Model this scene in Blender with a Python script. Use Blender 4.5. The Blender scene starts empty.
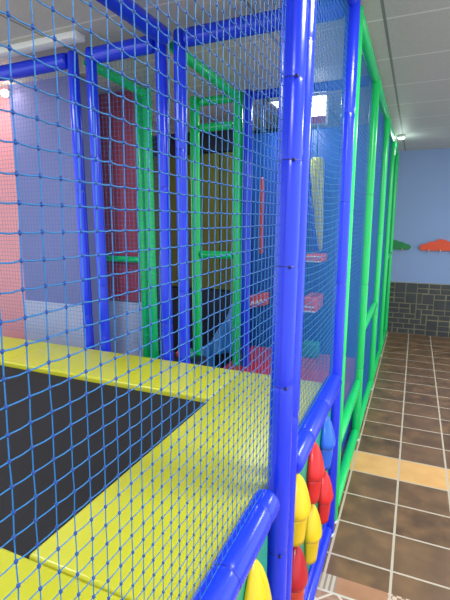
import bpy, bmesh, math, random
from mathutils import Vector, Matrix
random.seed(7)
S = bpy.context.scene
COL = S.collection
PI = math.pi

# ------------------------------------------------------------------ materials
def lin(c):
    def f(v):
        v /= 255.0
        return v / 12.92 if v <= .04045 else ((v + .055) / 1.055) ** 2.4
    return (f(c[0]), f(c[1]), f(c[2]), 1)

class NT:
    """small helper around one material's node tree"""
    def __init__(s, name):
        s.m = bpy.data.materials.new(name); s.m.use_nodes = True
        s.t = s.m.node_tree; s.b = s.t.nodes['Principled BSDF']
        s.co = s.t.nodes.new('ShaderNodeTexCoord')
    def n(s, kind, **kw):
        x = s.t.nodes.new(kind)
        for k, v in kw.items(): setattr(x, k, v)
        return x
    def l(s, a, b): s.t.links.new(a, b)
    def math(s, op, a, b=None):
        x = s.n('ShaderNodeMath', operation=op)
        for i, v in enumerate((a, b)):
            if v is None: continue
            if isinstance(v, (int, float)): x.inputs[i].default_value = v
            else: s.l(v, x.inputs[i])
        return x.outputs[0]
    def mix(s, fac, a, b):
        x = s.n('ShaderNodeMix', data_type='RGBA')
        for sock, v in ((x.inputs[0], fac), (x.inputs[6], a), (x.inputs[7], b)):
            if isinstance(v, (int, float, tuple)): sock.default_value = v
            else: s.l(v, sock)
        return x.outputs[2]
    def noise(s, scale, detail=3, vec=None):
        x = s.n('ShaderNodeTexNoise'); x.inputs['Scale'].default_value = scale
        x.inputs['Detail'].default_value = detail
        s.l(vec if vec is not None else s.co.outputs['Object'], x.inputs['Vector'])
        return x.outputs['Fac']
    def bump(s, h, strength=.2, dist=.01):
        x = s.n('ShaderNodeBump'); x.inputs['Strength'].default_value = strength
        x.inputs['Distance'].default_value = dist
        s.l(h, x.inputs['Height']); s.l(x.outputs[0], s.b.inputs['Normal'])

def plain(name, rgb, rough=.4, var=.10, scale=6, bump=.08, metal=0, bscale=60, coat=0):
    t = NT(name)
    c = lin(rgb)
    d = tuple(x * (1 - var) for x in c[:3]) + (1,)
    u = tuple(min(1, x * (1 + var)) for x in c[:3]) + (1,)
    t.l(t.mix(t.noise(scale), d, u), t.b.inputs['Base Color'])
    t.b.inputs['Roughness'].default_value = rough
    t.b.inputs['Metallic'].default_value = metal
    t.b.inputs['Coat Weight'].default_value = coat
    if bump: t.bump(t.noise(bscale, 2), bump, .004)
    return t.m

def glow(name, rgb, strength):
    t = NT(name)
    t.b.inputs['Base Color'].default_value = lin(rgb)
    t.b.inputs['Emission Color'].default_value = lin(rgb)
    t.b.inputs['Emission Strength'].default_value = strength
    return t.m

M = {}
M['blue'] = plain('blue_vinyl', (24, 52, 216), .22, .08, 5, .05)
M['green'] = plain('green_vinyl', (18, 198, 100), .24, .08, 5, .05)
M['yellow'] = plain('yellow_vinyl', (193, 191, 44), .30, .05, 4, .06, bscale=18)
M['red'] = plain('red_vinyl', (206, 44, 52), .32, .08, 5, .06)
M['redboard'] = plain('orange_red_foam', (240, 84, 52), .4, .06, 5, .05)
M['white'] = plain('white_piping', (236, 236, 236), .4, .03)
M['mat'] = plain('black_mesh_fabric', (19, 16, 20), .8, .2, 150, .25, bscale=400)
M['black'] = plain('black_plastic', (16, 16, 26), .45, .1)
M['cord'] = plain('blue_cord', (8, 102, 164), .5, .15, 40, .2, bscale=500)
M['teal'] = plain('teal_board', (28, 142, 112), .45, .12, 4, .05)
M['tyellow'] = plain('yellow_foam', (228, 190, 22), .3, .06, 6, .05)
M['tred'] = plain('red_foam', (214, 30, 34), .28, .06, 6, .05)
M['tdark'] = plain('deep_red_foam', (176, 16, 32), .25, .06, 6, .05)
M['torange'] = plain('orange_red_stem', (214, 62, 34), .3, .06, 6, .05)
M['tblue'] = plain('mid_blue_foam', (30, 96, 214), .28, .06, 6, .05)
M['knot'] = plain('blue_knot', (10, 64, 140), .5, .15, 40, .2, bscale=500)
M['tie'] = plain('dark_blue_tie', (14, 18, 84), .4, .05)
M['lav'] = plain('lavender_paint', (116, 122, 180), .7, .04, 2, .05)
M['pale'] = plain('pale_lavender_board', (182, 190, 222), .55, .04, 3, .04)
M['salmon'] = plain('salmon_paint', (226, 152, 158), .7, .05, 2, .05)
M['dusty'] = plain('dusty_red_pad', (168, 62, 82), .5, .10, 9, .05)
M['olive'] = plain('olive_yellow_pad', (112, 116, 40), .5, .12, 5, .05)
M['dark'] = plain('dark_navy_pad', (26, 30, 44), .5, .15, 5, .05)
M['navy'] = plain('blue_pad', (26, 74, 176), .4, .10, 4, .05)
M['sheet'] = plain('blue_fabric', (62, 140, 222), .55, .15, 14, .3, bscale=90)
M['wall'] = plain('blue_grey_paint', (136, 160, 202), .75, .04, 1.6, .05)
M['steel'] = plain('light_metal', (196, 198, 196), .35, .04, 4, .03, metal=.3)
M['lampwhite'] = plain('white_metal', (226, 228, 228), .45, .03)
M['cloudred'] = plain('orange_red_paint', (226, 74, 30), .4, .06)
M['cloudgreen'] = plain('leaf_green_paint', (22, 128, 66), .4, .06)
M['wood'] = plain('pale_peg', (200, 170, 150), .4, .06)
M['tube'] = glow('lit_diffuser', (240, 250, 255), 7)
M['spotlit'] = glow('lit_spot', (215, 255, 235), 12)
M['bulb'] = glow('warm_bulb', (255, 232, 205), 25)
M['grout'] = plain('stone_grout', (160, 154, 126), .8, .1, 20, .1)
M['stone'] = plain('dark_slate_tile', (58, 62, 64), .5, .45, 7, .2, bscale=30)

def floor_mat():
    t = NT('brown_ceramic_tiles')
    sep = t.n('ShaderNodeSeparateXYZ'); t.l(t.co.outputs['Object'], sep.inputs[0])
    X, Y = sep.outputs[0], sep.outputs[1]
    W, D, G = .302, .28, .0062
    u = t.math('DIVIDE', t.math('ADD', X, -.008 + 30 * W), W)
    v = t.math('DIVIDE', t.math('ADD', Y, -2.037 + 30 * D), D)
    fu, fv = t.math('FRACT', u), t.math('FRACT', v)
    iu, iv = t.math('FLOOR', u), t.math('FLOOR', v)
    def edge(fr, g):          # 1 close to a joint
        a = t.math('ABSOLUTE', t.math('SUBTRACT', fr, .5))
        return t.math('GREATER_THAN', a, .5 - g)
    grout = t.math('MAXIMUM', edge(fu, G / W), edge(fv, G / D * .9))
    cell = t.n('ShaderNodeCombineXYZ'); t.l(iu, cell.inputs[0]); t.l(iv, cell.inputs[1])
    wn = t.n('ShaderNodeTexWhiteNoise'); t.l(cell.outputs[0], wn.inputs['Vector'])
    n1 = t.noise(7, 5); n2 = t.noise(26, 4)
    ramp = t.n('ShaderNodeValToRGB'); t.l(n1, ramp.inputs[0])
    e = ramp.color_ramp.elements
    e[0].position, e[0].color = .32, lin((80, 60, 44))
    e[1].position, e[1].color = .68, lin((140, 104, 68))
    k = ramp.color_ramp.elements.new(.5); k.color = lin((110, 82, 56))
    base = t.mix(t.math('MULTIPLY', wn.outputs['Value'], .45), ramp.outputs[0], lin((126, 98, 72)))
    base = t.mix(t.math('MULTIPLY', n2, .35), base, lin((104, 78, 60)))
    # one course of ochre tiles
    ochre = t.mix(n1, lin((206, 146, 82)), lin((236, 190, 120)))
    isoc = t.math('COMPARE', iv, 33.0); isoc.node.inputs[2].default_value = .4
    base = t.mix(isoc, base, ochre)
    # decorative border in front: stripes, dots and small lozenges
    bor = t.math('LESS_THAN', Y, 1.895)
    su = t.math('FRACT', t.math('MULTIPLY', X, 1 / .604))
    stripe = t.math('LESS_THAN', t.math('FRACT', t.math('MULTIPLY', X, 42)), .45)
    chk = t.n('ShaderNodeTexChecker'); chk.inputs['Scale'].default_value = 52
    t.l(t.co.outputs['Object'], chk.inputs['Vector'])
    sel = t.math('LESS_THAN', su, .25)
    sel2 = t.math('GREATER_THAN', su, .62)
    pat = t.mix(stripe, lin((196, 182, 160)), lin((150, 132, 110)))
    dots = t.mix(chk.outputs['Fac'], lin((206, 190, 166)), lin((150, 104, 84)))
    brown = t.mix(n1, lin((150, 104, 74)), lin((190, 140, 104)))
    pat = t.mix(sel, pat, dots); pat = t.mix(sel2, pat, brown)
    low = t.math('LESS_THAN', Y, 1.79)
    dia = t.math('ADD', t.math('PINGPONG', X, .075), t.math('PINGPONG', Y, .075))
    dl = t.math('LESS_THAN', t.math('ABSOLUTE', t.math('SUBTRACT', dia, .075)), .008)
    pat = t.mix(low, pat, t.mix(dl, lin((160, 122, 96)), lin((214, 200, 178))))
    ln = t.math('LESS_THAN', t.math('ABSOLUTE', t.math('SUBTRACT', Y, 1.79)), .006)
    pat = t.mix(ln, pat, lin((205, 196, 180)))
    base = t.mix(bor, base, pat)
    gn = t.math('MULTIPLY', grout, t.math('SUBTRACT', 1, t.math('MULTIPLY', low, .8)))
    col = t.mix(gn, base, lin((190, 176, 154)))
    t.l(col, t.b.inputs['Base Color'])
    t.l(t.math('ADD', t.math('MULTIPLY', grout, .4), t.math('ADD', t.math('MULTIPLY', n2, .16), .26)), t.b.inputs['Roughness'])
    t.bump(t.math('ADD', t.math('MULTIPLY', grout, -1), t.math('MULTIPLY', n2, .25)), .25, .004)
    return t.m

def ceil_mat():
    t = NT('ceiling_panels')
    sep = t.n('ShaderNodeSeparateXYZ'); t.l(t.co.outputs['Object'], sep.inputs[0])
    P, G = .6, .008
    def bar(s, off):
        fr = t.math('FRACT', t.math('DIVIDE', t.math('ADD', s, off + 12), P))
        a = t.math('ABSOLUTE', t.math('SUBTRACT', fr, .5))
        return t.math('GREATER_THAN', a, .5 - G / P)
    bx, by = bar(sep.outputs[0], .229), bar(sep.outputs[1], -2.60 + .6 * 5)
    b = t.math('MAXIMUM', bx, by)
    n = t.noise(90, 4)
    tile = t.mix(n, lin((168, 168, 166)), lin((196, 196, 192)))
    t.l(t.mix(bx, t.mix(by, tile, lin((214, 214, 212))), lin((122, 124, 122))), t.b.inputs['Base Color'])  # lines along the aisle painted darker, groove shade put into the colour
    t.b.inputs['Roughness'].default_value = .55
    t.bump(t.math('ADD', t.math('MULTIPLY', b, 1), t.math('MULTIPLY', n, .2)), .4, .006)
    return t.m
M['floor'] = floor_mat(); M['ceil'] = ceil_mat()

# ------------------------------------------------------------------ shapes
def link(name, bm, mat, parent=None, smooth=True):
    me = bpy.data.meshes.new(name)
    bmesh.ops.recalc_face_normals(bm, faces=bm.faces)
    bm.to_mesh(me); bm.free()
    if smooth:
        for p in me.polygons: p.use_smooth = True
    o = bpy.data.objects.new(name, me); COL.objects.link(o)
    me.materials.append(M[mat])
    if parent: o.parent = parent; o.matrix_parent_inverse = parent.matrix_world.inverted()
    return o

def tag(o, label, cat, group=None):
    o['label'] = label; o['category'] = cat
    if group: o['group'] = group
    return o

def thing(name, label, cat, loc=(0, 0, 0), group=None):
    o = bpy.data.objects.new(name, None); COL.objects.link(o)
    o.location = loc; o.empty_display_size = .05
    o.matrix_world = Matrix.Translation(loc)
    return tag(o, label, cat, group)

def struct(o): o['kind'] = 'structure'; return o

def basis(d):
    d = d.normalized()
    a = Vector((0, 0, 1)) if abs(d.z) < .9 else Vector((1, 0, 0))
    u = d.cross(a).normalized()
    return u, d.cross(u).normalized()

def add_tube(bm, pts, rads, seg=20, cap=True):
    """tube through pts; one radius per point"""
    pts = [Vector(p) for p in pts]
    if not isinstance(rads, (list, tuple)): rads = [rads] * len(pts)
    rings = []
    u = None
    for i, p in enumerate(pts):
        d = (pts[min(i + 1, len(pts) - 1)] - pts[max(i - 1, 0)]).normalized()
        if u is None: u, w = basis(d)
        else:
            u = (u - d * u.dot(d)).normalized(); w = d.cross(u)
        rings.append([bm.verts.new(p + (u * math.cos(2 * PI * k / seg) + w * math.sin(2 * PI * k / seg)) * rads[i]) for k in range(seg)])
    for a, b in zip(rings, rings[1:]):
        for k in range(seg):
            bm.faces.new((a[k], a[(k + 1) % seg], b[(k + 1) % seg], b[k]))
    if cap:
        bm.faces.new(rings[0]); bm.faces.new(rings[-1])

def add_foam(bm, p0, p1, r, seg=24, rnd=.018, joints=()):
    """foam sleeve with softly rounded ends and shallow dents where it is tied"""
    p0, p1 = Vector(p0), Vector(p1); L = (p1 - p0).length; d = (p1 - p0) / L
    prof = []
    n = 4
    for i in range(n + 1):
        a = PI / 2 * i / n
        prof.append((rnd * (1 - math.sin(a)) if False else rnd * (1 - math.cos(PI / 2 - a)), r - rnd + rnd * math.sin(a)))
    prof = [(rnd - rnd * math.cos(PI / 2 * i / n), r - rnd + rnd * math.sin(PI / 2 * i / n)) for i in range(n + 1)]
    body = []
    for j in sorted(joints):
        if .05 < j < L - .05:
            body += [(j - .022, r), (j - .007, r * .975), (j, r * .945), (j + .007, r * .975), (j + .022, r)]
    prof = prof + body + [(L - t, q) for t, q in reversed(prof)]
    add_tube(bm, [p0 + d * t for t, q in prof], [q for t, q in prof], seg)

def add_box(bm, a, b, bev=0, seg=2):
    a, b = Vector(a), Vector(b)
    r = bmesh.ops.create_cube(bm, size=1)
    vs = r['verts']
    for v in vs:
        v.co = Vector([(a[i] + b[i]) / 2 + v.co[i] * (b[i] - a[i]) for i in range(3)])
    if bev:
        es = list({e for v in vs for e in v.link_edges})
        bmesh.ops.bevel(bm, geom=es, offset=bev, segments=seg, profile=.5, affect='EDGES')

def box(name, a, b, mat, parent=None, bev=.004, seg=2):
    bm = bmesh.new(); add_box(bm, a, b, bev, seg)
    o = link(name, bm, mat, parent, smooth=False)
    if bev: 
        for p in o.data.polygons: p.use_smooth = True
        try: o.data.set_sharp_from_angle(angle=math.radians(50))
        except Exception: pass
    return o

def add_torus(bm, c, axis, R, r, seg=24, ss=6):
    c = Vector(c); u, w = basis(Vector(axis)); ax = Vector(axis).normalized()
    rings = []
    for i in range(seg):
        a = 2 * PI * i / seg; o = u * math.cos(a) + w * math.sin(a)
        rings.append([bm.verts.new(c + o * (R + r * math.cos(2 * PI * k / ss)) + ax * r * math.sin(2 * PI * k / ss)) for k in range(ss)])
    for i in range(seg):
        a, b = rings[i], rings[(i + 1) % seg]
        for k in range(ss):
            bm.faces.new((a[k], a[(k + 1) % ss], b[(k + 1) % ss], b[k]))

# ------------------------------------------------------------------ the setting
def quad_box(name, a, b, mat): return struct(box(name, a, b, mat, None, 0))
quad_box('floor', (-5.2, -2.6, -.1), (2.6, 7.15, 0), 'floor')
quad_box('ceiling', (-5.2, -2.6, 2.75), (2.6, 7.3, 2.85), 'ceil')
quad_box('wall_back', (-5.2, 7.15, 0), (2.6, 7.3, 2.75), 'wall')
quad_box('wall_left', (-5.2, 2.62, 0), (-2.98, 2.75, 2.75), 'salmon')
quad_box('wall_rear', (-2.98, 2.60, 0), (-2.31, 2.76, 2.75), 'lav')
box_d = quad_box('trim_1', (-2.98, 2.585, 0), (-2.31, 2.60, 1.06), 'pale')
quad_box('wall_inner', (-4.4, 4.9, 0), (-1.45, 5.0, 2.75), 'dark')

# slate dado on the back wall: bed of grout plus an irregular bond of tiles
def dado():
    bed = box('trim_2', (-1.6, 7.125, 0), (2.6, 7.15, .80), 'grout', None, 0); struct(bed)
    g = .08; nx, nz = 52, 10
    used = [[0] * nz for _ in range(nx)]
    bm = bmesh.new()
    rnd = random.Random(3)
    shapes = [(2, 1), (1, 2), (2, 2), (1, 1), (2, 1), (1, 2), (2, 1), (1, 2)]
    for i in range(nx):
        for j in range(nz):
            if used[i][j]: continue
            rnd.shuffle(shapes)
            for w, h in shapes + [(1, 1)]:
                if i + w <= nx and j + h <= nz and all(not used[i + a][j + b] for a in range(w) for b in range(h)):
                    for a in range(w):
                        for b in range(h): used[i + a][j + b] = 1
                    gg = .009
                    x0 = -1.6 + i * g + gg * rnd.uniform(.6, 1.2); x1 = -1.6 + (i + w) * g - gg * rnd.uniform(.6, 1.2)
                    z0 = j * g + gg * rnd.uniform(.6, 1.2); z1 = (j + h) * g - gg * rnd.uniform(.6, 1.2)
                    add_box(bm, (x0, 7.112 - rnd.uniform(0, .006), z0), (x1, 7.126, z1))
                    break
    o = link('stone_tiles', bm, 'stone', bed, smooth=False)
dado()

# ------------------------------------------------------------------ frame: posts and rails
PR = .0325
BEAM = 2.705
def post(x, y, mat, label, group, z1=BEAM, ties=(), r=PR, lean=0):
    t = thing('foam_post', label, 'post', (x, y, 0), group)
    bm = bmesh.new(); add_foam(bm, (x, y, .004), (x, y + lean * z1, z1), r, joints=ties)
    link('foam_sleeve', bm, mat, t)
    bm = bmesh.new(); add_tube(bm, [(x, y, 0), (x, y, .006)], r + .003, 20)
    link('floor_flange', bm, 'steel', t)
    for z in ties:
        bm = bmesh.new()
        yy = y + lean * z
        add_torus(bm, (x, yy, z), (0, lean, 1), r * .935, .0016)
        if r > .034 and lean: add_box(bm, (x + r * .5, yy - r - .001, z - .003), (x + r * .5 + .007, yy - r * .78, z + .004))
        link('cable_tie', bm, 'tie', t)
    return t

def rail(p0, p1, mat, label, group=None, r=PR, ties=(), name='foam_rail'):
    p0, p1 = Vector(p0), Vector(p1)
    t = thing(name, label, 'rail', (p0 + p1) / 2, group)
    bm = bmesh.new(); add_foam(bm, p0, p1, r, joints=ties); link('foam_sleeve', bm, mat, t)
    d = (p1 - p0).normalized()
    for s in ties:
        bm = bmesh.new(); add_torus(bm, p0 + d * s, d, r * .935, .0016); link('cable_tie', bm, 'tie', t)
    return t

FX = -.33            # front line of the play frame
LEAN = .032
Y0, Y0b, Y1, Y1b, Y2, Y3, Y3b, Y4, Y5 = 1.130, 1.206, 2.18, 2.295, 3.335, 4.49, 4.585, 5.75, 6.85
GB, GG = 'blue foam posts', 'green foam posts'
T4 = (.70, 1.232, 1.58, 1.865, 2.073, 2.45)
post(FX, Y0, 'blue', 'large blue foam post nearest the camera, with black cable ties', GB, ties=T4, r=.035, lean=LEAN)
post(FX, Y0b, 'blue', 'blue foam post just behind the nearest blue post, touching it', GB, ties=(1.1, 2.2), lean=.043)
post(FX, Y1, 'blue', 'blue foam post on the aisle between the net bay and the green frame', GB, ties=(.9, 1.4, 1.8, 2.2))
post(FX, Y1b, 'green', 'slim strip of green foam post tucked behind the second blue aisle post', GG, ties=(1.0, 1.75))
post(FX, Y2, 'green', 'bright green foam post at the first corner of the green aisle frame', GG, ties=(.6, 1.25, 1.9))
post(FX, Y3, 'green', 'green foam post on the aisle, second along the green frame', GG, ties=(.8, 1.6))
post(FX, Y3b, 'green', 'green foam post doubled up behind the second green aisle post', GG)
post(FX, Y4, 'green', 'green foam post on the aisle beside the far ceiling spotlight', GG)
post(FX, Y5, 'green', 'last green foam post on the aisle by the blue grey back wall', GG)
post(-1.948, Y1, 'blue', 'leftmost blue foam post, left one of the pair beside the pale wall', GB, ties=(1.1, 1.9))
post(-1.812, Y1, 'blue', 'blue foam post at the left edge of the dusty red panel', GB, ties=(1.3, 2.1))
post(-1.337, Y1, 'blue', 'left blue foam post of the middle pair behind the trampoline', GB, ties=(1.1, 1.9))
post(-1.221, Y1, 'blue', 'right blue foam post of the middle pair behind the trampoline', GB, ties=(1.3, 2.1))
post(-1.945, 2.95, 'green', 'green foam post right of the dusty red panel, brighter one of two', GG, r=.036)
post(-2.035, 2.98, 'green', 'green foam post against the dusty red panel edge, left of its twin', GG, r=.036)
post(-1.718, 3.3, 'green', 'green foam post left of the olive panel, just right of the blue pair', GG, r=.040)
post(-1.338, 3.3, 'green', 'green foam post right of the olive panel, beside an inner blue post', GG, r=.038)
post(-1.258, 3.3, 'blue', 'inner blue foam post right of the green post and olive panel', GB, r=.036)

R = PR
# aisle rails
rail((FX - .006, -.6, .918), (FX - .006, 1.07, .918), 'blue', 'blue foam rail in the near bottom corner, ending at the nearest post', 'blue foam rails', .041, (.62, 1.0, 1.36, 1.59))
rail((FX, Y0b + .084, .905), (FX, Y1 - R - .003, .905), 'blue', 'short blue foam rail above the cluster of foam tulips', 'blue foam rails', .042, (.2, .5))
rail((FX, -.6, .05), (FX, Y0 - R - .003, .05), 'blue', 'blue floor rail under the near teal tulip board', 'blue foam rails', .03)
rail((FX, Y0b + R + .003, .05), (FX, Y1 - R - .003, .05), 'blue', 'blue floor rail under the far tulip board beside the tiles', 'blue foam rails', .03)
rail((FX, -.6, BEAM - R), (FX, Y0 + LEAN * BEAM - R - .009, BEAM - R), 'blue', 'blue top rail above the front net', 'blue foam rails')
rail((FX, Y0b + .043 * BEAM + R + .003, BEAM - R), (FX, Y1 - R - .003, BEAM - R), 'blue', 'blue top rail between the two aisle post pairs', 'blue foam rails')
gb, ge = Y1b + R + .003, Y2 - R - .003
rail((FX, gb, .075), (FX, ge, .075), 'green', 'green floor rail of the first green aisle bay', 'green foam rails')
rail((FX, gb, .485), (FX, ge, .485), 'green', 'green foam rail at knee height beside the red floor mat', 'green foam rails')
rail((FX, gb, BEAM - R), (FX, ge, BEAM - R), 'green', 'green top rail sloping down to the first green corner post', 'green foam rails')
gb, ge = Y2 + R + .003, Y3 - R - .003
rail((FX, gb, .075), (FX, ge, .075), 'green', 'green floor rail of the second green aisle bay', 'green foam rails')
rail((FX, gb, .905), (FX, ge, .905), 'green', 'green foam rail at waist height in the second green bay', 'green foam rails')
rail((FX, gb, BEAM - R), (FX, ge, BEAM - R), 'green', 'green top rail of the second green aisle bay', 'green foam rails')
gb, ge = Y3b + R + .003, Y4 - R - .003
rail((FX, gb, .075), (FX, ge, .075), 'green', 'green floor rail of the third green aisle bay', 'green foam rails')
rail((FX, gb, BEAM - R), (FX, ge, BEAM - R), 'green', 'green top rail of the third green aisle bay', 'green foam rails')
gb, ge = Y4 + R + .003, Y5 - R - .003
rail((FX, gb, .075), (FX, ge, .075), 'green', 'green floor rail of the last aisle bay by the slate wall', 'green foam rails')
rail((FX, gb, 1.26), (FX, ge, 1.26), 'green', 'green foam rail at chest height beside the green cloud rack', 'green foam rails')
rail((FX, gb, BEAM - R), (FX, ge, BEAM - R), 'green', 'green top rail of the last aisle bay', 'green foam rails')
# cross beams
zb = BEAM - .045
rail((-4.2, Y1, zb), (-1.948 - R - .003, Y1, zb), 'blue', 'blue top beam running off to the left over the pale wall', 'blue top beams', .045)
rail((-1.812 + R + .003, Y1, zb), (-1.337 - R - .003, Y1, zb), 'blue', 'blue top beam above the dusty red panel', 'blue top beams', .045)
rail((-1.221 + R + .003, Y1, zb), (FX - R - .003, Y1, zb), 'blue', 'blue top beam reaching right from the middle posts to the aisle', 'blue top beams', .045)
rail((-1.279, -.6, zb), (-1.279, Y1 - .05, zb), 'blue', 'blue top beam running overhead above the trampoline to the middle posts', 'blue top beams', .045)
rail((-1.258 + R + .003, 3.3, zb), (FX - R - .003, 3.3, zb), 'blue', 'blue top beam deeper inside, right of the inner blue post', 'blue top beams')
rail((-1.30, Y1 + R + .03, zb), (-1.338, 3.3 - .042, zb), 'green', 'green top rail slanting down to the green post by the olive panel', 'green top rails')
rail((-1.90, Y1 + R + .03, zb), (-1.945, 2.95 - .039, zb), 'green', 'green top rail slanting across above the dusty red panel', 'green top rails')
for z, l in ((zb, 'topmost green rail above the olive panel'), (2.46, 'second green rail from the top above the olive panel'), (1.435, 'green rail crossing low in front of the olive panel')):
    rail((-1.718 + .043, 3.3, z), (-1.338 - .041, 3.3, z), 'green', l, 'green cross rails')
rail((-2.50, 2.98, 1.40), (-2.035 - .039, 2.98, 1.40), 'green', 'green rail crossing the dusty red panel at its lower end', 'green cross rails', r=.026)

# ------------------------------------------------------------------ nets
def net(o, u, v, nu, nv, cell, r, label, name='safety_net', fine=True, droop=.0, sag=.0, knots=False, jit=.0, seg=4):
    """square mesh netting: o corner, u across, v up"""
    o, u, v = Vector(o), Vector(u).normalized(), Vector(v).normalized()
    n = u.cross(v)
    rnd = random.Random(len(label))
    def P(i, j):
        a, b = i / nu, j / nv
        q = o + u * cell * i + v * cell * j
        q -= v * sag * math.sin(PI * a) * (b ** 1.0)
        return q
    G = [[P(i, j) + (u * rnd.uniform(-jit, jit) + v * rnd.uniform(-jit, jit) + n * rnd.uniform(-jit, jit)) for j in range(nv + 1)] for i in range(nu + 1)]
    bm = bmesh.new()
    for i in range(nu + 1):
        add_tube(bm, G[i] if fine else [G[i][j] for j in range(0, nv + 1, 2)] , r, seg, False)
    for j in range(nv + 1):
        pts = []
        for i in range(nu + 1):
            pts.append(G[i][j])
            if droop and i < nu:
                pts.append(G[i][j].lerp(G[i + 1][j], .45) - v * droop * rnd.uniform(.6, 1.4) * (.15 + j / nv))
        add_tube(bm, pts, r, seg, False)
    t = tag(link(name, bm, 'cord'), label, 'net') if not knots else None
    if knots:
        t = thing(name, label, 'net', o)
        c = link('net_cords', bm, 'cord', t)
        bm = bmesh.new()
        kr = r * 3.3
        for i in range(nu + 1):
            for j in range(nv + 1):
                c = G[i][j]
                vs = [bm.verts.new(c + d * s) for d, s in ((u, kr), (n, kr), (-u, kr), (-n, kr), (v, kr * 1.2), (-v, kr * 1.2))]
                for k in range(4):
                    bm.faces.new((vs[k], vs[(k + 1) % 4], vs[4])); bm.faces.new((vs[(k + 1) % 4], vs[k], vs[5]))
        k = link('net_knots', bm, 'knot', t); k['kind'] = 'stuff'
    return t

C = .0272
net((FX - .012, 1.118, .962), (0, -1, 0), (0, LEAN, 1), 48, 61, C, .00092, 'nearest blue knotted net covering the left of the picture', knots=True, droop=.0018, jit=.0006, sag=.012)
net((FX - .012, Y0b + .085, .93), (0, 1, 0), (0, LEAN * .5, 1), 31, 64, C, .0011, 'blue net seen edge on between the two blue aisle posts', sag=.05, jit=.0006)
net((FX - .012, Y1b + .034, .53), (0, 1, 0), (0, 0, 1), 37, 78, C, .0011, 'blue net in the first green aisle bay', sag=.04, fine=False)
net((FX - .012, Y2 + .034, .10), (0, 1, 0), (0, 0, 1), 40, 94, C, .0011, 'blue net in the second green aisle bay', sag=.04, fine=False)
net((FX - .012, Y3b + .034, .10), (0, 1, 0), (0, 0, 1), 38, 94, C, .0011, 'blue net in the third green aisle bay', sag=.04, fine=False)
net((FX - .012, Y4 + .034, .10), (0, 1, 0), (0, 0, 1), 29, 94, C, .0011, 'blue net in the last green aisle bay by the back wall', sag=.04, fine=False)
net((-1.775, Y1, .93), (1, 0, 0), (0, 0, 1), 16, 63, C, .0009, 'fine blue net in front of the dusty red panel', fine=False, sag=.01)
net((-1.984, Y1, .93), (-1, 0, 0), (0, 0, 1), 66, 63, C, .0009, 'fine blue net in front of the pale lavender wall', fine=False, sag=.01)
net((-1.20, 3.3, .55), (1, 0, 0), (0, 0, 1), 28, 76, C, .0011, 'blue net right of the inner blue post', fine=False, sag=.02)

# ------------------------------------------------------------------ trampoline
PZ = .895
tr = thing('trampoline', 'rectangular trampoline with black jumping mat and glossy yellow edge pads', 'trampoline', (-1.9, 1.0, 0))
bm = bmesh.new()
nx, ny = 24, 14
vs = [[bm.verts.new((-3.2 + 2.42 * i / nx, .60 + 1.15 * j / ny, PZ - .03 - .012 * math.sin(PI * i / nx) * math.sin(PI * j / ny))) for j in range(ny + 1)] for i in range(nx + 1)]
for i in range(nx):
    for j in range(ny): bm.faces.new((vs[i][j], vs[i + 1][j], vs[i + 1][j + 1], vs[i][j + 1]))
link('jumping_mat', bm, 'mat', tr)
def pad(a, b, joints=()):
    bm = bmesh.new()
    ax = 0 if b[0] - a[0] > b[1] - a[1] else 1
    cuts = [a[ax]] + list(joints) + [b[ax]]
    for s, e in zip(cuts, cuts[1:]):
        p, q = list(a), list(b); p[ax] = s + .0004; q[ax] = e - .0004
        add_box(bm, p, q, .011, 4)
    o = link('edge_pad', bm, 'yellow', tr); 
    try: o.data.set_sharp_from_angle(angle=math.radians(60))
    except Exception: pass
pad((-.822, .657, PZ - .045), (-.376, 2.125, PZ))
pad((-3.6, 1.713, PZ - .047), (-.826, 2.127, PZ - .002), (-2.2,))
pad((-3.6, .22, PZ - .045), (-.376, .655, PZ), (-2.2,))
pad((-3.6, .66, PZ - .046), (-3.15, 1.708, PZ - .001))
bm = bmesh.new()
for a, b in (((-3.56, .29, .0), (-3.52, 2.08, .845)), ((-.44, .29, 0), (-.40, 2.08, .845)), ((-3.5, 2.04, 0), (-.46, 2.08, .845)), ((-3.5, .29, 0), (-.46, .33, .845))):
    add_box(bm, a, b)
link('side_skirt', bm, 'black', tr, False)

# ------------------------------------------------------------------ tulip boards
def board(y0, y1, label):
    t = thing('play_board', label, 'board', (FX - .02, (y0 + y1) / 2, .08))
    box('board', (FX - .035, y0, .085), (FX - .008, y1, .855), 'teal', t, .004)
    box('edge_strip', (FX - .008, y0, .085), (FX + .004, y1, .14), 'blue', t, .004)
    return t
board(-.55, Y0 - R - .01, 'teal board with a yellow foam tulip under the near blue rail')
board(Y0b + .08, Y1 - R - .006, 'teal board behind the cluster of six foam tulips')

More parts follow.
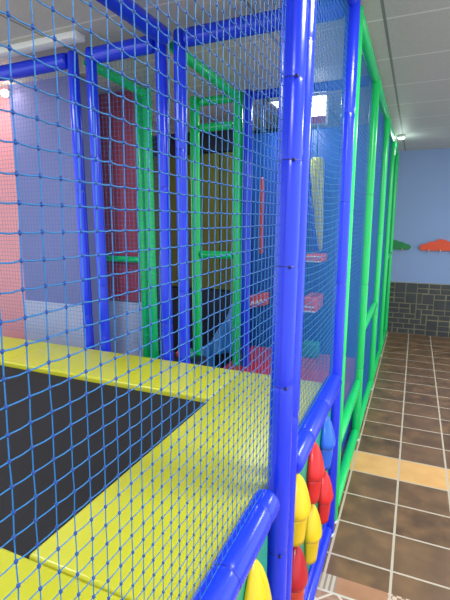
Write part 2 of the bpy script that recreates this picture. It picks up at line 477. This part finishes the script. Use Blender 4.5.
def tulip(y, ztop, petal, stem, label, w=.067, h=.265):
    x0 = FX - .006
    t = thing('foam_tulip', label, 'tulip', (x0, y, ztop - h), 'foam tulips')
    # bud: pointed, bulging half shell with a crease running down from its tip
    bm = bmesh.new(); nu, nv = 16, 20
    g = []
    hb = h * .62
    for i in range(nu + 1):
        s = i / nu                                  # 0 tip .. 1 bud bottom
        half = w * (math.sin(PI * min(1, s * .62 + .0)) ** .8 if s < .8 else math.sin(PI * .496) * (1 - .35 * ((s - .8) / .2) ** 2))
        row = []
        for k in range(nv + 1):
            a = PI * k / nv
            yy = -math.cos(a) * half
            th = .064 * math.sin(a) ** .75 * (s ** .5) * (1.0 if s < .85 else 1 - .25 * (s - .85) / .15)
            th -= .012 * math.exp(-((yy - .12 * w) / .008) ** 2) * max(0, 1 - s * 1.3)
            row.append(bm.verts.new((x0 + max(0, th) + .001, y + yy + .012 * (1 - s), ztop - hb * s)))
        g.append(row)
    for i in range(nu):
        for k in range(nv): bm.faces.new((g[i][k], g[i + 1][k], g[i + 1][k + 1], g[i][k + 1]))
    for i in range(nu): bm.faces.new((g[i][0], g[i][nv], g[i + 1][nv], g[i + 1][0]))
    bm.faces.new(g[nu])
    bmesh.ops.remove_doubles(bm, verts=bm.verts, dist=1e-5)
    link('petal', bm, petal, t)
    bm = bmesh.new()
    z1, z0 = ztop - hb * .93, ztop - h
    rows = []
    for i in range(7):
        s = i / 6; half = w * (.80 - .16 * s)
        rows.append([bm.verts.new((x0 + .050 * math.sin(PI * k / 14) * (1 - .2 * s) + .001, y - math.cos(PI * k / 14) * half, z1 + (z0 - z1) * s)) for k in range(15)])
    for a, b in zip(rows, rows[1:]):
        for k in range(14): bm.faces.new((a[k], b[k], b[k + 1], a[k + 1]))
        bm.faces.new((a[0], a[14], b[14], b[0]))
    bm.faces.new(rows[0]); bm.faces.new(rows[-1])
    link('stem', bm, stem, t)
tulip(1.395, .815, 'tyellow', 'tyellow', 'yellow foam tulip in the upper row, nearest the doubled blue post')
tulip(1.655, .815, 'tred', 'tred', 'red foam tulip in the upper row, right of a yellow one')
tulip(1.925, .815, 'tblue', 'tblue', 'blue foam tulip at the far end of the upper row')
tulip(1.395, .525, 'tdark', 'torange', 'deep red foam tulip in the lower row, lowest in the picture')
tulip(1.660, .525, 'tyellow', 'tyellow', 'yellow foam tulip in the lower row between two red ones')
tulip(1.935, .525, 'tred', 'tred', 'red foam tulip at the far end of the lower row')
tulip(.93, .835, 'tyellow', 'tyellow', 'yellow foam tulip under the near rail, left of the nearest post', .066, .3)

# ------------------------------------------------------------------ inside the play frame
fm = thing('floor_mat', 'red padded floor mat inside the frame behind the yellow pads', 'mat', (-1.1, 3.2, 0))
box('mat_cushion', (-1.42, 2.28, .42), (-.372, 3.9, .50), 'red', fm, .015, 3)
box('platform', (-1.40, 2.30, 0), (-.375, 3.88, .42), 'navy', fm, .004)

rp = thing('wall_panel', 'dusty red padded panel with a pale lower board, beside the green posts', 'panel', (-2.33, 3.06, 0))
bm = bmesh.new()
for i in range(4): add_box(bm, (-2.56 + .105 * i, 3.03, 1.03), (-2.56 + .105 * (i + 1) - .004, 3.09, 2.74), .012, 3)
link('padding', bm, 'dusty', rp)
box('lower_board', (-2.56, 3.035, 0), (-2.14, 3.09, 1.02), 'pale', rp)
op = thing('wall_panel', 'olive yellow padded panel with a dark base, between two green posts', 'panel', (-2.2, 4.15, 0))
bm = bmesh.new()
for i in range(6): add_box(bm, (-2.95 + .215 * i, 4.12, 1.0), (-2.95 + .215 * (i + 1) - .004, 4.2, 2.40), .015, 3)
link('padding', bm, 'olive', op)
box('dark_header', (-2.95, 4.12, 2.41), (-1.664, 4.2, 2.62), 'dark', op)
box('dark_base', (-2.95, 4.12, 0), (-1.664, 4.2, .99), 'dark', op)

bp = thing('wall_panel', 'blue padded panel at the back of the red floor mat', 'panel', (-.95, 4.4, 0))
bm = bmesh.new()
for i in range(4): add_box(bm, (-1.62 + .31 * i, 4.36, 0), (-1.62 + .31 * (i + 1) - .004, 4.44, 2.60), .015, 3)
link('padding', bm, 'navy', bp)

def step(a, b, label):
    t = thing('foam_step', label, 'step', ((a[0] + b[0]) / 2, a[1], a[2]), 'red foam steps')
    box('foam_block', a, b, 'redboard', t, .012, 3)
    bm = bmesh.new()
    for z in (a[2] + .045, a[2] + .0):
        add_box(bm, (a[0] + .01, a[1] - .004, z), (b[0] - .01, a[1] + .01, z + .014), .002)
    link('white_edging', bm, 'white', t)
    return t
s1 = step((-.95, 4.0, .86), (-.815, 4.358, 1.0), 'red foam step with white edging, in the edge-on net bay, lower of two')
s2 = step((-.95, 4.05, 1.335), (-.79, 4.358, 1.405), 'thin red foam step with white edge, upper of two in the net bay')
s3 = thing('foam_step', 'orange red foam step with white wavy marks, left of the nearest post', 'step', (-1.5, 4.3, .8), 'red foam steps')
bm = bmesh.new(); add_box(bm, (-1.61, 4.25, .79), (-1.39, 4.358, .925), .015, 3)
for v in bm.verts: v.co.z += (v.co.x + 1.61) * .25
link('foam_block', bm, 'redboard', s3)
bm = bmesh.new()
for i in range(4):
    x = -1.585 + i * .046; z = .838 + i * .0115
    add_tube(bm, [(x, 4.246, z + .035), (x + .012, 4.246, z), (x + .03, 4.246, z + .004), (x + .038, 4.246, z + .04)], .0075, 6)
link('white_marks', bm, 'white', s3)

# tapered yellow bag and blue slanting tube
w = thing('hanging_bag', 'yellow tapered bag hanging point down behind the edge-on net', 'bag', (-.83, 4.15, 1.37))
bm = bmesh.new()
add_tube(bm, [(-.893, 4.18, 2.30), (-.893, 4.18, 2.27), (-.882, 4.18, 2.05), (-.855, 4.18, 1.70), (-.832, 4.18, 1.46), (-.830, 4.18, 1.43)], [.05, .066, .060, .040, .016, .004], 16)
link('bag_body', bm, 'yellow', w)
bm = bmesh.new(); add_tube(bm, [(-.893, 4.18, 2.30), (-.893, 4.18, 2.748)], .006, 8); link('rope', bm, 'cord', w)
rail((-1.06, 4.29, 2.25), (-.885, 4.29, 1.432), 'blue', 'blue slanting foam tube beside the yellow bag', r=.03, name='slanting_tube')
b = thing('punch_bag', 'slim red hanging roll right of the inner blue post', 'bag', (-1.28, 3.75, 1.4))
bm = bmesh.new(); add_foam(bm, (-1.285, 3.75, 1.42), (-1.285, 3.75, 2.10), .019); link('bag_body', bm, 'torange', b)
bm = bmesh.new(); add_tube(bm, [(-1.285, 3.75, 2.10), (-1.285, 3.75, 2.748)], .005, 8); link('rope', bm, 'cord', b)
em = thing('emergency_light', 'small bright white light box with a red lower strip, high behind the edge-on net', 'light', (-.755, 3.52, 2.56))
box('housing', (-.825, 3.50, 2.455), (-.69, 3.56, 2.66), 'lampwhite', em, .004)
box('lit_face', (-.82, 3.494, 2.51), (-.695, 3.499, 2.655), 'tube', em, 0)
box('red_strip', (-.82, 3.490, 2.458), (-.695, 3.499, 2.508), 'red', em, .002)
bm = bmesh.new(); add_tube(bm, [(-.757, 3.53, 2.661), (-.757, 3.53, 2.748)], .006, 8); link('hanging_rod', bm, 'steel', em)
tc = tag(box('foam_cube', (-.88, 3.72, .501), (-.74, 3.86, .63), 'teal', None, .015), 'small teal foam cube on the red floor mat', 'cube')

# draped blue cloth, folded
bm = bmesh.new(); n, m = 26, 14
g = []
for i in range(n + 1):
    a = i / n
    top = .44 + .56 * a ** 1.6
    x = -1.86 + .40 * a
    g.append([bm.verts.new((x, 3.62 + .05 * math.sin(a * 17 + 2 * k / m) * (1 - .5 * k / m) - .10 * (1 - k / m), .503 * 0 + (.03 if x < -1.69 else .503) + (top + .06 - (.03 if x < -1.69 else .503)) * k / m)) for k in range(m + 1)])
for i in range(n):
    for k in range(m): bm.faces.new((g[i][k], g[i + 1][k], g[i + 1][k + 1], g[i][k + 1]))
cl = link('fabric_sheet', bm, 'sheet')
sm = cl.modifiers.new('thick', 'SOLIDIFY'); sm.thickness = .008
tag(cl, 'crumpled blue fabric sheet hanging beside the inner green post', 'cloth')
def ball(c, r, mat, label):
    bm = bmesh.new(); bmesh.ops.create_uvsphere(bm, u_segments=16, v_segments=10, radius=r)
    for v in bm.verts: v.co += Vector(c)
    return tag(link('play_ball', bm, mat), label, 'ball', 'small play balls')
sh = tag(box('low_shelf', (-1.80, 2.75, 0), (-1.45, 2.95, .66), 'dark', None, .01), 'dark low block behind the yellow pad holding two small balls', 'block')
for (bx, br, mt, lb) in ((-1.62, .032, 'red', 'small red ball behind the yellow pad, left of a green one'), (-1.545, .045, 'cloudgreen', 'small green ball behind the yellow pad, right of a red one')):
    ball((bx, 2.82, .66 + br), br, mt, lb)

# ------------------------------------------------------------------ coat racks on the back wall
def cloud(x, z, w, mat, label):
    t = thing('coat_rack', label, 'coat rack', (x, 7.15, z), 'cloud shaped coat racks')
    bm = bmesh.new()
    pts = []
    N = 72
    lobes = [(-.36, -.01, .13), (-.20, .05, .15), (0, .09, .19), (.20, .05, .15), (.36, -.01, .13)]
    for i in range(N):
        a = 2 * PI * i / N
        d = Vector((math.cos(a), math.sin(a)))
        best = 0
        for cx, cz, r in lobes + [(-.15, -.03, .13), (.15, -.03, .13), (0, -.02, .14)]:
            c = Vector((cx, cz)); bq = d.dot(c); disc = bq * bq - c.length_squared + r * r
            if disc >= 0: best = max(best, bq + math.sqrt(disc))
        q = d * best
        pts.append((q.x * w, max(q.y, -.115) * w * .72))
    fr = [bm.verts.new((x + p[0], 7.115, z + p[1])) for p in pts]
    bk = [bm.verts.new((x + p[0], 7.15, z + p[1])) for p in pts]
    bm.faces.new(fr); bm.faces.new(bk)
    for i in range(N): bm.faces.new((fr[i], fr[(i + 1) % N], bk[(i + 1) % N], bk[i]))
    link('cloud_board', bm, mat, t, False)
    for s in (-.28, -.02, .25):
        bm = bmesh.new()
        add_tube(bm, [(x + s * w, 7.118, z - .055 * w), (x + s * w, 7.08, z - .075 * w), (x + s * w, 7.065, z - .10 * w)], [.009, .009, .012], 10)
        link('peg', bm, 'wood', t)
cloud(.355, 1.345, .59, 'cloudred', 'orange red cloud shaped coat rack on the blue grey wall')
cloud(-.31, 1.345, .52, 'cloudgreen', 'green cloud shaped coat rack half hidden by the last green post')

# ------------------------------------------------------------------ lamps
def panel_lamp(x0, y0, x1, y1, label, power, colr=(.92, .97, 1)):
    t = thing('ceiling_light', label, 'light', ((x0 + x1) / 2, (y0 + y1) / 2, 2.75), 'ceiling lights')
    bm = bmesh.new()
    for a, b in (((x0, y0), (x1, y0 + .025)), ((x0, y1 - .025), (x1, y1)), ((x0, y0), (x0 + .025, y1)), ((x1 - .025, y0), (x1, y1))):
        add_box(bm, (a[0], a[1], 2.725), (b[0], b[1], 2.75))
    link('frame', bm, 'lampwhite', t, False)
    box('diffuser', (x0 + .02, y0 + .02, 2.732), (x1 - .02, y1 - .02, 2.748), 'tube', t, 0)
    L = bpy.data.lights.new('panel_light', 'AREA'); L.shape = 'RECTANGLE'; L.size = x1 - x0 - .05; L.size_y = y1 - y0 - .05
    L.energy = power; L.color = colr
    o = bpy.data.objects.new('panel_light', L); COL.objects.link(o)
    o.location = ((x0 + x1) / 2, (y0 + y1) / 2, 2.715)
panel_lamp(-1.25, 3.75, -1.03, 4.2, 'lit narrow ceiling panel seen through the nets', 7)
panel_lamp(.35, 1.2, .95, 1.8, 'lit ceiling panel above the aisle', 45)
panel_lamp(.35, -1.2, .95, -.6, 'lit ceiling panel behind the viewer over the aisle', 36)
panel_lamp(1.2, 4.1, 1.8, 4.7, 'added unseen light panel brightening the far aisle', 42)  # added out of view to brighten the back wall and far floor
panel_lamp(-2.6, .6, -2.0, 1.2, 'lit ceiling panel above the trampoline', 20)

t = thing('batten_light', 'unlit white batten light on the ceiling beside the left blue beam', 'light', (-2.6, 2.05, 2.75))
box('housing', (-3.4, 2.045, 2.715), (-1.83, 2.125, 2.75), 'lampwhite', t, .004)
box('end_cap', (-1.83, 2.045, 2.713), (-1.80, 2.125, 2.75), 'white', t, .004)

def spot(x, y, z, label, mat, r=.05):
    t = thing('spotlight', label, 'light', (x, y, z))
    bm = bmesh.new(); add_tube(bm, [(x, y, z), (x, y, z - .03)], r, 20); link('rim', bm, 'lampwhite', t)
    bm = bmesh.new(); add_tube(bm, [(x, y, z - .028), (x, y, z - .040), (x, y, z - .046)], [r * .8, r * .7, r * .3], 20); link('lens', bm, mat, t)
spot(-.245, 5.9, 2.75, 'small lit ceiling spotlight at the far end of the aisle', 'spotlit')
L = bpy.data.lights.new('spot_light', 'POINT'); L.energy = 2.0; L.shadow_soft_size = .05; L.color = (.8, 1, .9)
o = bpy.data.objects.new('spot_light', L); COL.objects.link(o); o.location = (-.24, 5.95, 2.58)
t = thing('wall_lamp', 'small bright warm lamp high on the salmon wall', 'light', (-2.95, 2.6, 2.7))
bm = bmesh.new(); add_tube(bm, [(-2.99, 2.62, 2.69), (-2.97, 2.56, 2.69), (-2.94, 2.53, 2.67)], [.03, .028, .012], 14); link('bracket', bm, 'lampwhite', t)
bm = bmesh.new(); bmesh.ops.create_uvsphere(bm, u_segments=14, v_segments=10, radius=.026)
for v in bm.verts: v.co += Vector((-2.92, 2.51, 2.665))
link('bulb', bm, 'bulb', t)
L = bpy.data.lights.new('warm_light', 'POINT'); L.energy = 4; L.shadow_soft_size = .04; L.color = (1, .82, .72)
o = bpy.data.objects.new('warm_light', L); COL.objects.link(o); o.location = (-3.12, 2.32, 2.55)

# ------------------------------------------------------------------ surroundings, camera, output
W = bpy.data.worlds.new('room_light'); S.world = W; W.use_nodes = True
bg = W.node_tree.nodes['Background']
bg.inputs[0].default_value = (.88, .94, 1, 1); bg.inputs[1].default_value = 1.6

cd = bpy.data.cameras.new('camera'); co = bpy.data.objects.new('camera', cd); COL.objects.link(co)
cd.sensor_fit = 'VERTICAL'; cd.sensor_height = 36; cd.sensor_width = 27; cd.lens = 430 / 600 * 36
cd.clip_start = .02
co.location = (0, 0, 1.7)
co.rotation_euler = (math.radians(90 - 10.15), 0, math.radians(23.7))
S.camera = co
S.view_settings.view_transform = 'Standard'; S.view_settings.look = 'None'
S.view_settings.gamma = 1; S.view_settings.use_curve_mapping = False
S.view_settings.exposure = 0.18
